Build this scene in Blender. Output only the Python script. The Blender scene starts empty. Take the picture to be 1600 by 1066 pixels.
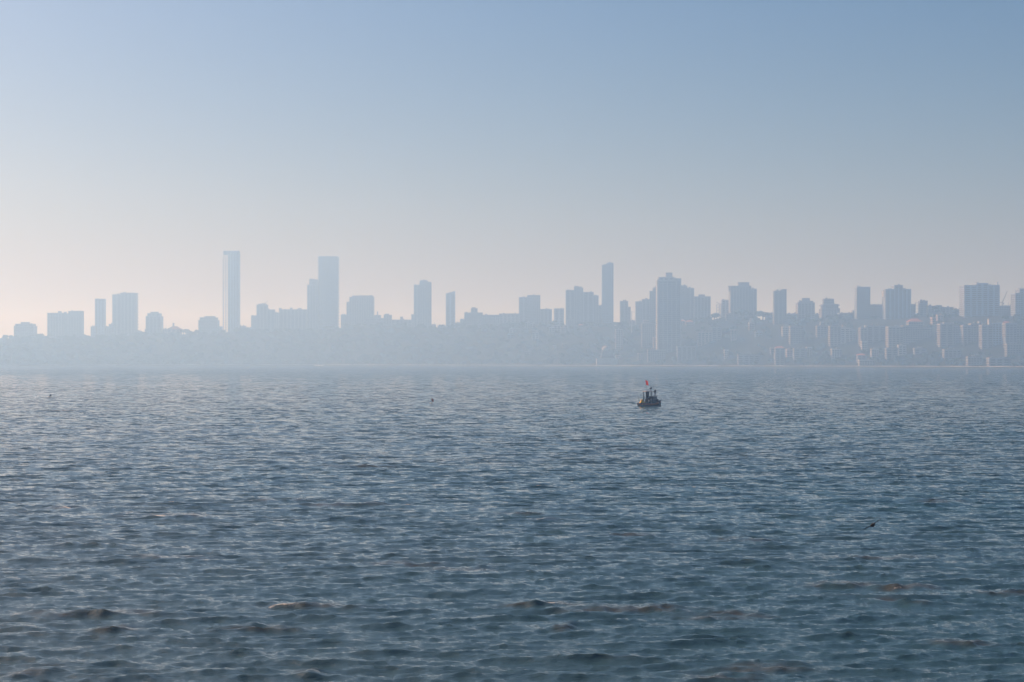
import bpy, bmesh, math, random
import numpy as np
from mathutils import Vector, Matrix

R = math.radians
random.seed(11)
np.random.seed(11)
scene = bpy.context.scene
C = scene.collection

# ------------------------------------------------------------------ camera
CAM_H = 10.0                      # an upper storey on the near shore
FPX, W0, HORIZON = 2700.0, 1600.0, 563.8
cam_d = bpy.data.cameras.new('camera')
cam = bpy.data.objects.new('camera', cam_d)
C.objects.link(cam)
cam.location = (0, 0, CAM_H)
cam.rotation_euler = (R(90), 0, 0)
cam_d.sensor_fit = 'HORIZONTAL'
cam_d.sensor_width = 36.0
cam_d.lens = 36.0 * FPX / W0
cam_d.shift_y = (HORIZON - 533.0) / W0
cam_d.clip_start = 0.5
cam_d.clip_end = 60000
scene.camera = cam

# ------------------------------------------------------------------ sky, sun, exposure
SUN_AZ, SUN_EL = -55.0, 39.0      # degrees from +Y (negative = to the left), above the horizon
world = bpy.data.worlds.new('World')
scene.world = world
world.use_nodes = True
wn, wl = world.node_tree.nodes, world.node_tree.links
wn.clear()
sky = wn.new('ShaderNodeTexSky')
sky.sky_type = 'NISHITA'
sky.sun_disc = False
sky.sun_elevation = R(SUN_EL)
sky.sun_rotation = R(SUN_AZ)
sky.altitude = 0
sky.air_density = 1.0
sky.dust_density = 2.6
sky.ozone_density = 3.0
bg = wn.new('ShaderNodeBackground')
bg.inputs['Strength'].default_value = 0.062
wo = wn.new('ShaderNodeOutputWorld')
hs = wn.new('ShaderNodeHueSaturation')
hs.inputs['Saturation'].default_value = 1.55
wl.new(sky.outputs['Color'], hs.inputs['Color'])
tint = wn.new('ShaderNodeMix')
tint.data_type = 'RGBA'
tint.blend_type = 'MULTIPLY'
tint.inputs['Factor'].default_value = 1.0
tint.inputs['B'].default_value = (1.0, 0.93, 0.99, 1)
wl.new(hs.outputs['Color'], tint.inputs['A'])
wl.new(tint.outputs['Result'], bg.inputs['Color'])
wl.new(bg.outputs['Background'], wo.inputs['Surface'])

sun_d = bpy.data.lights.new('sun', 'SUN')
sun_d.energy = 5.0
sun_d.angle = R(0.5)
sun_d.color = (1.0, 0.755, 0.60)
sun = bpy.data.objects.new('sun', sun_d)
C.objects.link(sun)
sdir = Vector((math.sin(R(SUN_AZ)) * math.cos(R(SUN_EL)), math.cos(R(SUN_AZ)) * math.cos(R(SUN_EL)), math.sin(R(SUN_EL))))
sun.rotation_euler = sdir.to_track_quat('Z', 'Y').to_euler()
sun.location = (-300, 200, 400)

vs = scene.view_settings
vs.view_transform = 'Standard'
vs.look = 'None'
vs.exposure = 0.36
vs.gamma = 1.0
vs.use_curve_mapping = False
cy = scene.cycles
cy.max_bounces = 8
cy.volume_bounces = 2
cy.sample_clamp_indirect = 6.0
cy.sample_clamp_direct = 2.5
cy.use_denoising = True

HAZE_DENSITY = 4.6e-4
HAZE_COLOR = (0.38, 0.645, 1.0)
HAZE_G = 0.42

# ------------------------------------------------------------------ helpers
def px(u, v, Y):
    """a point at distance Y, seen u right and v down in the 1600 px wide view"""
    return Vector(((u - 800.0) / FPX * Y, Y, CAM_H + (HORIZON - v) / FPX * Y))

def mat(name, col, rough=0.8, noise=0.12, scale=0.15, metal=0.0, spec=0.2):
    m = bpy.data.materials.new(name)
    m.use_nodes = True
    nt = m.node_tree
    b = nt.nodes['Principled BSDF']
    b.inputs['Roughness'].default_value = rough
    b.inputs['Metallic'].default_value = metal
    b.inputs['Specular IOR Level'].default_value = spec
    tc = nt.nodes.new('ShaderNodeTexCoord')
    nz = nt.nodes.new('ShaderNodeTexNoise')
    nz.inputs['Scale'].default_value = scale
    nz.inputs['Detail'].default_value = 4
    rp = nt.nodes.new('ShaderNodeValToRGB')
    rp.color_ramp.elements[0].position = 0.3
    rp.color_ramp.elements[1].position = 0.7
    rp.color_ramp.elements[0].color = tuple(c * (1 - noise) for c in col) + (1,)
    rp.color_ramp.elements[1].color = tuple(min(1, c * (1 + noise)) for c in col) + (1,)
    nt.links.new(tc.outputs['Object'], nz.inputs['Vector'])
    nt.links.new(nz.outputs['Fac'], rp.inputs['Fac'])
    nt.links.new(rp.outputs['Color'], b.inputs['Base Color'])
    return m

M = {
    'cream': mat('painted_render_cream', (0.24, 0.23, 0.21)),
    'white': mat('painted_render_white', (0.38, 0.37, 0.35)),
    'grey': mat('painted_render_grey', (0.23, 0.23, 0.235)),
    'brown': mat('painted_render_brown', (0.28, 0.22, 0.18)),
    'blue': mat('painted_render_blue', (0.25, 0.30, 0.36)),
    'pink': mat('painted_render_pink', (0.36, 0.29, 0.26)),
    'concrete': mat('raw_concrete', (0.33, 0.31, 0.29), noise=0.2),
    'glass': mat('window_glass', (0.07, 0.08, 0.09), spec=0.5, rough=0.2, noise=0.3),
    'tile': mat('clay_roof_tile', (0.30, 0.13, 0.08), noise=0.25, scale=1.0),
    'steel': mat('painted_steel', (0.30, 0.22, 0.10), rough=0.5),
    'stone': mat('sea_wall_stone', (0.34, 0.33, 0.30), noise=0.25, scale=0.4),
    'bark': mat('bark', (0.09, 0.065, 0.045), noise=0.3, scale=1.0),
    'leaf': mat('foliage', (0.036, 0.055, 0.024), noise=0.3, scale=0.12, rough=0.95, spec=0.03),
}

def link(name, me, parent=None, material=None, loc=None):
    o = bpy.data.objects.new(name, me)
    C.objects.link(o)
    if material is not None:
        me.materials.append(M[material] if isinstance(material, str) else material)
    if parent is not None:
        o.parent = parent
    if loc is not None:
        o.location = loc
    return o

def empty(name, loc, label, cat, group=None, rz=0.0):
    o = bpy.data.objects.new(name, None)
    C.objects.link(o)
    o.location = loc
    o.rotation_euler = (0, 0, rz)
    o.empty_display_size = 1.0
    tag(o, label, cat, group)
    return o

def tag(o, label, cat, group=None):
    o['label'] = label
    o['category'] = cat
    if group:
        o['group'] = group

class MB:
    """collects boxes, tubes and lofts into one mesh"""
    def __init__(self):
        self.v, self.f = [], []
    def add(self, vs_, fs_):
        n = len(self.v)
        self.v += [tuple(p) for p in vs_]
        self.f += [tuple(i + n for i in q) for q in fs_]
        return self
    def box(self, x0, x1, y0, y1, z0, z1, top=(1.0, 1.0)):
        cx, cy_ = (x0 + x1) / 2, (y0 + y1) / 2
        tx, ty = (x1 - x0) / 2 * top[0], (y1 - y0) / 2 * top[1]
        return self.add([(x0, y0, z0), (x1, y0, z0), (x1, y1, z0), (x0, y1, z0),
                         (cx - tx, cy_ - ty, z1), (cx + tx, cy_ - ty, z1), (cx + tx, cy_ + ty, z1), (cx - tx, cy_ + ty, z1)],
                        [(0, 3, 2, 1), (4, 5, 6, 7), (0, 1, 5, 4), (1, 2, 6, 5), (2, 3, 7, 6), (3, 0, 4, 7)])
    def tube(self, a, b, r0, r1=None, n=8):
        r1 = r0 if r1 is None else r1
        a, b = Vector(a), Vector(b)
        q = (b - a).to_track_quat('Z', 'Y')
        ring = [Vector((math.cos(t * 2 * math.pi / n), math.sin(t * 2 * math.pi / n), 0)) for t in range(n)]
        vs_ = [a + q @ (p * r0) for p in ring] + [b + q @ (p * r1) for p in ring]
        fs_ = [(i, (i + 1) % n, n + (i + 1) % n, n + i) for i in range(n)]
        fs_ += [tuple(range(n - 1, -1, -1)), tuple(range(n, 2 * n))]
        return self.add(vs_, fs_)
    def lathe(self, prof, n=16, c=(0, 0, 0)):
        vs_, fs_ = [], []
        for r, z in prof:
            for t in range(n):
                a = t * 2 * math.pi / n
                vs_.append((c[0] + r * math.cos(a), c[1] + r * math.sin(a), c[2] + z))
        for k in range(len(prof) - 1):
            for t in range(n):
                u = (t + 1) % n
                fs_.append((k * n + t, k * n + u, (k + 1) * n + u, (k + 1) * n + t))
        fs_ += [tuple(range(n - 1, -1, -1)), tuple((len(prof) - 1) * n + t for t in range(n))]
        return self.add(vs_, fs_)
    def quad(self, a, b, c, d):
        return self.add([a, b, c, d], [(0, 1, 2, 3)])
    def mesh(self, name, smooth=False):
        me = bpy.data.meshes.new(name)
        me.from_pydata(self.v, [], self.f)
        me.update()
        if smooth:
            me.polygons.foreach_set('use_smooth', [True] * len(me.polygons))
        return me
    def build(self, name, material, parent=None, smooth=False, loc=None, stuff=False):
        o = link(name, self.mesh(name, smooth), parent, material, loc)
        if stuff:
            o['kind'] = 'stuff'
        return o

# ------------------------------------------------------------------ terrain of the far shore
U_S = np.array([-2600, -1400, 0, 250, 500, 800, 1000, 1300, 1600, 2200, 3400, 5200], float)
D_S = np.array([3300, 3200, 3150, 3350, 3500, 3150, 2900, 2600, 2330, 2050, 1800, 1500], float)
U_R = np.array([-2600, -1400, 0, 150, 300, 420, 600, 700, 820, 960, 1100, 1250, 1400, 1600, 2200, 5200], float)
V_R = np.array([552, 535, 529, 527, 522, 520, 509, 515, 507, 511, 500, 499, 494, 494, 492, 500], float)

def shore_d(u):
    return float(np.interp(u, U_S, D_S))
def ridge_d(u):
    return shore_d(u) + 380.0
def ridge_z(u):
    return CAM_H + (HORIZON - float(np.interp(u, U_R, V_R))) / FPX * ridge_d(u)
def ground(x, y):
    u = 800 + FPX * x / max(y, 1.0)
    t = (y - shore_d(u)) / 380.0
    zr = ridge_z(u)
    if t <= 0:
        return -2.0
    lump = 2.5 * math.sin(x * 0.021 + 1.3) * math.sin(y * 0.017) + 1.5 * math.sin(x * 0.05 + y * 0.03)
    if t < 0.06:
        return 1.6 + 20 * t
    if t < 1:
        s = (t - 0.06) / 0.94
        s = s * s * (3 - 2 * s)
        return 2.8 + (zr - 2.8) * s + lump * s
    s = min(1.0, (t - 1) / 3.0)
    return zr + lump * (1 - s) - (zr - 12) * (s * s * (3 - 2 * s))

us = np.concatenate([np.linspace(-2600, -200, 50), np.linspace(-180, 1780, 200), np.linspace(1820, 5200, 70)])
ts = np.concatenate([[-0.02, 0.0005], np.linspace(0.02, 1.2, 34), np.linspace(1.35, 4.2, 14), [6.0, 8.0]])
tv, tf = [], []
for t in ts:
    for u in us:
        y = shore_d(u) + 380 * t
        x = (u - 800) / FPX * y
        z = ground(x, y)
        if u in (us[0], us[-1]) or t == ts[-1]:
            z = -2.0
        tv.append((x, y, z))
nu = len(us)
for j in range(len(ts) - 1):
    for i in range(nu - 1):
        tf.append((j * nu + i, j * nu + i + 1, (j + 1) * nu + i + 1, (j + 1) * nu + i))
me = bpy.data.meshes.new('hill')
me.from_pydata(tv, [], tf)
me.polygons.foreach_set('use_smooth', [True] * len(me.polygons))
hill = link('hill', me, None, mat('hillside_earth', (0.020, 0.024, 0.014), noise=0.3, scale=0.02, spec=0.0, rough=1.0))
hill['kind'] = 'structure'

# sea wall along the far shore
sv, sf = [], []
su = np.linspace(-700, 2300, 160)
prof = [(-9.0, -1.5), (-3.0, 1.2), (-2.2, 2.3), (0.6, 2.35), (1.2, 1.4)]
for u in su:
    for dy, z in prof:
        y = shore_d(u) + 4 + dy
        sv.append(((u - 800) / FPX * y, y, z + 0.25 * math.sin(u * 0.11)))
for j in range(len(su) - 1):
    for i in range(len(prof) - 1):
        a = j * len(prof) + i
        sf.append((a, a + len(prof), a + len(prof) + 1, a + 1))
me = bpy.data.meshes.new('sea_wall')
me.from_pydata(sv, [], sf)
wall = link('sea_wall', me, None, 'stone')
tag(wall, 'long low pale stone sea wall along the foot of the far shore', 'wall')

# ------------------------------------------------------------------ sea
def make_tile(L, N, seed, theta, peak, rng_min):
    rng = np.random.default_rng(seed)
    k1 = 2 * np.pi * np.fft.fftfreq(N, L / N)
    kx, ky = np.meshgrid(k1, k1, indexing='ij')
    k = np.hypot(kx, ky)
    k[0, 0] = 1e9
    kp = 2 * np.pi / peak
    dirc = np.abs((kx * math.sin(theta) + ky * math.cos(theta)) / k)
    w = np.clip(np.log(k / kp) / math.log(8.0), 0, 1)
    p = 14.0 * (1 - w) + 4.0 * w
    S = k ** -3.5 * np.exp(-1.25 * (kp / k) ** 2) * (dirc ** p + 0.006 + 0.035 * w)
    S *= 1 + 1.6 * np.exp(-((k / kp - 1.1) ** 2) / 0.12)
    S *= np.exp(-(k * rng_min / (2 * np.pi)) ** 4)
    h = np.sqrt(S) * (rng.normal(size=(N, N)) + 1j * rng.normal(size=(N, N)))
    h[0, 0] = 0
    return kx, ky, k, h

HS = 0.225
LEVELS = [0.22, 0.44, 0.88, 1.76, 3.5, 7.0, 14.0, 28.0]
TILES = []
for (L, N, seed, th, pk, wgt) in ((97.0, 1024, 14, R(6), 4.2, 0.66), (43.0, 1024, 8, R(-8), 1.6, 0.62), (201.0, 768, 21, R(2), 10.0, 0.50)):
    kx, ky, k, h = make_tile(L, N, seed, th, pk, 0.18)
    z = np.fft.ifft2(h).real
    sc_ = (HS / 4) * wgt / z.std()
    h = h * sc_
    lv = []
    for lam in LEVELS:
        fl = np.exp(-(k * lam / (2 * np.pi)) ** 2 * 0.8)
        hf = h * fl
        z = np.fft.ifft2(hf).real
        dx = np.fft.ifft2(1j * kx / k * hf).real
        dy = np.fft.ifft2(1j * ky / k * hf).real
        gx = np.fft.ifft2(1j * kx * hf).real
        gy = np.fft.ifft2(1j * ky * hf).real
        lv.append((np.stack([dx, dy, z], -1).astype(np.float32), float((gx ** 2 + gy ** 2).mean())))
    TILES.append((L, N, lv))
MSS = [sum(t[2][i][1] for t in TILES) for i in range(len(LEVELS))]
print('mss by level', MSS)

def sample(arr, L, N, X, Y):
    fx = (X / L * N) % N
    fy = (Y / L * N) % N
    i = fx.astype(np.int32); j = fy.astype(np.int32)
    a = (fx - i)[:, None].astype(np.float32); b = (fy - j)[:, None].astype(np.float32)
    i %= N; j %= N
    i2 = (i + 1) % N; j2 = (j + 1) % N
    return (arr[i, j] * (1 - a) + arr[i2, j] * a) * (1 - b) + (arr[i, j2] * (1 - a) + arr[i2, j2] * a) * b

dense = np.linspace(-R(19.5), R(19.5), 640)
sparse = np.linspace(R(19.5), 2 * math.pi - R(19.5), 92)[1:-1]
ang = np.concatenate([dense, sparse])
rad = np.concatenate([np.geomspace(1.0, 36, 30)[:-1], np.geomspace(36, 1300, 1370), np.geomspace(1300, 4300, 120)[1:], np.geomspace(4300, 8800, 8)[1:]])
NA, NR = len(ang), len(rad)
AA, RR = np.meshgrid(ang, rad)
X0 = (RR * np.sin(AA)).ravel(); Y0 = (RR * np.cos(AA)).ravel()
drad = np.gradient(rad)
dang = np.gradient(np.concatenate([ang, [ang[0] + 2 * math.pi]]))[:NA]
spacing = np.maximum(drad[:, None], RR * dang[None, :]).ravel()
lev = np.clip(np.log2(np.maximum(spacing * 1.1, 0.22) / 0.22), 0, len(LEVELS) - 1)
P = np.zeros((NA * NR, 3), np.float32)
l0 = np.floor(lev).astype(int)
fr = (lev - l0).astype(np.float32)
CHOP = 1.0
for (L, N, lv) in TILES:
    for q in range(len(LEVELS)):
        for sel, wt in ((np.nonzero(l0 == q)[0], lambda s: 1 - fr[s]), (np.nonzero((l0 + 1 == q) & (fr > 0))[0], lambda s: fr[s])):
            if len(sel):
                P[sel] += sample(lv[q][0], L, N, X0[sel], Y0[sel]) * wt(sel)[:, None]
mssf = np.array(MSS)
mss_here = mssf[l0] * (1 - fr) + mssf[np.minimum(l0 + 1, len(LEVELS) - 1)] * fr
unres = np.maximum(mssf[0] - mss_here, 0) + 0.0012 + 0.032 * np.clip((RR.ravel() - 60) / 450, 0, 1)
over = np.clip((spacing - 22) / 60, 0, 1)
VX = X0 + CHOP * P[:, 0]
VY = Y0 + CHOP * P[:, 1]
VZ = P[:, 2] * (1 - over)
foam_glint = np.zeros(NA * NR, np.float32)
silt_glow = np.clip((VZ - 0.09) / 0.25, 0, 0.6).astype(np.float32)

# the larger crests that rise out of the chop: (u, v, half width px, height m, foam and painted glint from, to (px), strength)
CRESTS = [(480, 951, 75, 0.42, 405, 470, 0.88), (850, 948, 55, 0.42, 846, 876, 1.0), (985, 955, 90, 0.44, 0, 0, 0), (1130, 965, 60, 0.3, 0, 0, 0),
          (1330, 917, 55, 0.42, 1290, 1370, 0.5), (1420, 921, 40, 0.44, 1388, 1418, 0.72), (1575, 931, 45, 0.42, 0, 0, 0),
          (110, 795, 30, 0.42, 88, 130, 1.0), (250, 808, 55, 0.42, 236, 262, 1.1), (196, 804, 12, 0.3, 190, 204, 0.8), (310, 809, 40, 0.36, 285, 310, 0.5),
          (445, 784, 45, 0.42, 0, 0, 0), (540, 790, 55, 0.38, 0, 0, 0), (150, 962, 90, 0.4, 0, 0, 0), (630, 882, 50, 0.34, 0, 0, 0), (250, 873, 60, 0.36, 0, 0, 0),
          (855, 813, 22, 0.36, 836, 852, 0.9), (810, 804, 35, 0.34, 0, 0, 0), (1385, 873, 60, 0.38, 0, 0, 0), (1405, 943, 40, 0.32, 0, 0, 0),
          (1470, 784, 30, 0.34, 1460, 1476, 0.9), (975, 678, 22, 0.45, 962, 985, 1.0), (905, 690, 22, 0.45, 890, 915, 0.8), (960, 703, 50, 0.45, 0, 0, 0),
          (545, 730, 60, 0.4, 0, 0, 0), (95, 643, 45, 0.5, 60, 145, 1.0), (660, 621, 5, 0.5, 655, 664, 1.0), (1500, 1010, 40, 0.34, 0, 0, 0),
          (480, 1052, 16, 0.3, 478, 492, 0.5), (880, 983, 14, 0.3, 874, 890, 0.5), (185, 985, 30, 0.34, 0, 0, 0), (400, 986, 50, 0.32, 0, 0, 0), (1130, 1059, 45, 0.3, 0, 0, 0),
          (1160, 845, 40, 0.34, 0, 0, 0), (990, 838, 30, 0.34, 0, 0, 0), (720, 890, 40, 0.3, 0, 0, 0), (1200, 1050, 60, 0.28, 0, 0, 0), (60, 1050, 30, 0.3, 20, 60, 0.5)]
for (u, v, hw, hh, f0, f1, fs) in CRESTS:
    Yc = CAM_H * FPX / (v - HORIZON)
    Xc = (u - 800) / FPX * Yc
    wx = 1.35 * hw / FPX * Yc
    wy = 0.36 + 0.0042 * Yc
    hh *= 0.46
    fs *= 0.92
    sel = np.nonzero((np.abs(X0 - Xc) < 3 * wx) & (np.abs(Y0 - Yc) < 6 * wy + 2))[0]
    if not len(sel):
        continue
    dx = (X0[sel] - Xc) / wx
    yy = Y0[sel] - Yc + 0.25 * np.sin(X0[sel] * 1.3 + u) + 0.14 * np.sin(X0[sel] * 3.1 + v) + 0.07 * np.sin(X0[sel] * 7.7 + u)
    d = np.where(yy < 0, yy / (0.8 * wy), yy / (1.7 * wy))
    env = np.exp(-np.abs(dx) ** 3) * np.exp(-d ** 2)
    VZ[sel] += hh * env * (0.72 + 0.2 * np.sin(X0[sel] * 2.3 + v) + 0.14 * np.sin(X0[sel] * 6.1 + u))
    VY[sel] -= 0.35 * hh * env
    silt_glow[sel] = np.maximum(silt_glow[sel], np.clip(env ** 1.5 * 1.4, 0, 1))
    if fs:
        uu = 800 + FPX * X0[sel] / Y0[sel]
        hwf = (f1 - f0) / 2
        e = np.exp(-((uu - (f0 + f1) / 2) / hwf) ** 4)
        fy = (yy + 0.1) / (0.13 + 0.0016 * Yc)
        foam_glint[sel] = np.maximum(foam_glint[sel], fs * e * np.exp(-fy ** 2))
# stray whitecaps in the middle distance
rngc = np.random.default_rng(5)
for _ in range(110):
    Yc = math.exp(rngc.uniform(math.log(120), math.log(1300)))
    Xc = rngc.uniform(-0.33, 0.33) * Yc
    wx = rngc.uniform(0.2, 1.1) * (0.5 + Yc / 400)
    wy = 0.2 + 0.0012 * Yc
    sel = np.nonzero((np.abs(X0 - Xc) < 3 * wx) & (np.abs(Y0 - Yc) < 4 * wy + 3))[0]
    if len(sel):
        c = sel[np.argmax(VZ[sel] - 0.02 * np.abs(X0[sel] - Xc))]
        e = np.exp(-((X0[sel] - X0[c]) / wx) ** 2 - ((Y0[sel] - Y0[c]) / wy) ** 2)
        foam_glint[sel] = np.maximum(foam_glint[sel], rngc.uniform(0.35, 0.85) * e)

V = np.empty((NA * NR + 1, 3), np.float32)
V[:-1, 0], V[:-1, 1], V[:-1, 2] = VX, VY, VZ
V[-1] = (0, 0, 0)
ii = np.arange(NA); i2 = (ii + 1) % NA
rows = np.arange(NR - 1)[:, None] * NA
Q = np.stack([rows + i2[None, :], rows + ii[None, :], rows + NA + ii[None, :], rows + NA + i2[None, :]], -1).reshape(-1, 4)
T = np.stack([np.full(NA, NA * NR), ii, i2], -1)
me = bpy.data.meshes.new('sea')
nq, ntr = len(Q), len(T)
me.vertices.add(len(V)); me.vertices.foreach_set('co', V.ravel())
loops = np.concatenate([Q.ravel(), T.ravel()]).astype(np.int32)
me.loops.add(len(loops)); me.loops.foreach_set('vertex_index', loops)
me.polygons.add(nq + ntr)
starts = np.concatenate([np.arange(nq) * 4, nq * 4 + np.arange(ntr) * 3]).astype(np.int32)
me.polygons.foreach_set('loop_start', starts)
me.polygons.foreach_set('use_smooth', np.ones(nq + ntr, bool))
me.update(calc_edges=True)
me.validate()
at = me.attributes.new('foam_glint', 'FLOAT', 'POINT')
at.data.foreach_set('value', np.append(foam_glint, 0).astype(np.float32))
at = me.attributes.new('silt_glow', 'FLOAT', 'POINT')
at.data.foreach_set('value', np.append(silt_glow, 0).astype(np.float32))
at = me.attributes.new('ripple_slope', 'FLOAT', 'POINT')
rgh = np.sqrt(unres)
at.data.foreach_set('value', np.append(rgh, 0.3).astype(np.float32))

wm = bpy.data.materials.new('sea_water')
wm.use_nodes = True
nt = wm.node_tree
b = nt.nodes['Principled BSDF']
L_ = nt.links.new
geo = nt.nodes.new('ShaderNodeNewGeometry')
def noise(scale, stretch, detail=4, rough=0.55):
    mp = nt.nodes.new('ShaderNodeMapping')
    mp.inputs['Scale'].default_value = (scale / stretch, scale, scale)
    n = nt.nodes.new('ShaderNodeTexNoise')
    n.inputs['Scale'].default_value = 1.0
    n.inputs['Detail'].default_value = detail
    n.inputs['Roughness'].default_value = rough
    L_(geo.outputs['Position'], mp.inputs['Vector'])
    L_(mp.outputs['Vector'], n.inputs['Vector'])
    return n
af = nt.nodes.new('ShaderNodeAttribute'); af.attribute_name = 'foam_glint'
ar = nt.nodes.new('ShaderNodeAttribute'); ar.attribute_name = 'ripple_slope'
# silty water body: olive brown with slow drifts of green
nb = noise(0.012, 2.5, 3)
rp = nt.nodes.new('ShaderNodeValToRGB')
rp.color_ramp.elements[0].position = 0.35; rp.color_ramp.elements[1].position = 0.65
rp.color_ramp.elements[0].color = (0.030, 0.060, 0.068, 1)
rp.color_ramp.elements[1].color = (0.022, 0.065, 0.082, 1)
L_(nb.outputs['Fac'], rp.inputs['Fac'])
# brown of silty crests with sun shining through, painted into the colour
as_ = nt.nodes.new('ShaderNodeAttribute'); as_.attribute_name = 'silt_glow'
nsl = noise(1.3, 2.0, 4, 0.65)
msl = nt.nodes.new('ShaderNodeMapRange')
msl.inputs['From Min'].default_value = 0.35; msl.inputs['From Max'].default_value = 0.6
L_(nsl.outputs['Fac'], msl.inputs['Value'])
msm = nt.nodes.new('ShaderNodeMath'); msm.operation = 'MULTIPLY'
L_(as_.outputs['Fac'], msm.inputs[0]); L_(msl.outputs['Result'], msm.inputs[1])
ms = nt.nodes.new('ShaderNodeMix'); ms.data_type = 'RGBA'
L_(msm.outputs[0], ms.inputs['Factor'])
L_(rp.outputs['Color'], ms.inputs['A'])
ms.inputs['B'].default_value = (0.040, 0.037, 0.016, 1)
# foam and sun glints painted on the crests as cream colour, broken up by noise
nf = noise(7.0, 1.2, 5, 0.8)
mf = nt.nodes.new('ShaderNodeMath'); mf.operation = 'ADD'
L_(af.outputs['Fac'], mf.inputs[0]); L_(nf.outputs['Fac'], mf.inputs[1])
mr = nt.nodes.new('ShaderNodeMapRange')
mr.inputs['From Min'].default_value = 1.05; mr.inputs['From Max'].default_value = 1.45
L_(mf.outputs[0], mr.inputs['Value'])
mx = nt.nodes.new('ShaderNodeMix'); mx.data_type = 'RGBA'
L_(mr.outputs['Result'], mx.inputs['Factor'])
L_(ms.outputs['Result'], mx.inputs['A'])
mx.inputs['B'].default_value = (0.62, 0.57, 0.50, 1)
L_(mx.outputs['Result'], b.inputs['Base Color'])
ro = nt.nodes.new('ShaderNodeMix'); ro.data_type = 'FLOAT'
L_(mr.outputs['Result'], ro.inputs['Factor'])
ro.inputs['A'].default_value = 0.06
ro.inputs['B'].default_value = 0.9
L_(ro.outputs['Result'], b.inputs['Roughness'])
b.inputs['IOR'].default_value = 1.333
# ripples finer than the mesh: a small tilt of the normal, as strong as the slopes the mesh leaves out
n1 = noise(3.4, 2.6, 4, 0.6)
n2 = noise(0.9, 3.2, 3, 0.55)
gust = noise(0.011, 3.5, 4, 0.6)
bp = nt.nodes.new('ShaderNodeBump'); bp.inputs['Strength'].default_value = 1.0; bp.inputs['Distance'].default_value = 0.05
nh = noise(6.0, 2.3, 6, 0.68)
L_(nh.outputs['Fac'], bp.inputs['Height'])
def vmath(op, a, b_=None, scale=None):
    n = nt.nodes.new('ShaderNodeVectorMath'); n.operation = op
    for k_, q in enumerate((a, b_)):
        if q is None:
            continue
        if isinstance(q, tuple):
            n.inputs[k_].default_value = q
        else:
            L_(q, n.inputs[k_])
    if scale is not None:
        L_(scale, n.inputs['Scale'])
    return n.outputs['Vector']
tilt = vmath('ADD', vmath('SUBTRACT', n1.outputs['Color'], (0.5, 0.5, 0.5)), vmath('SUBTRACT', n2.outputs['Color'], (0.5, 0.5, 0.5)))
tilt = vmath('MULTIPLY', tilt, (5.5, 9.5, 0.0))
gr = nt.nodes.new('ShaderNodeMapRange')
gr.inputs['From Min'].default_value = 0.3; gr.inputs['From Max'].default_value = 0.7
gr.inputs['To Min'].default_value = 0.55; gr.inputs['To Max'].default_value = 1.35
L_(gust.outputs['Fac'], gr.inputs['Value'])
sg = nt.nodes.new('ShaderNodeMath'); sg.operation = 'MULTIPLY'
L_(ar.outputs['Fac'], sg.inputs[0]); L_(gr.outputs['Result'], sg.inputs[1])
nrm = vmath('NORMALIZE', vmath('ADD', bp.outputs['Normal'], vmath('SCALE', tilt, None, sg.outputs[0])))
L_(nrm, b.inputs['Normal'])
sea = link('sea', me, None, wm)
sea['kind'] = 'structure'

# ------------------------------------------------------------------ buildings of the far shore
BOXES = []          # (u0, u1, distance, visible foot v): keeps the wood from hiding facades

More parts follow.
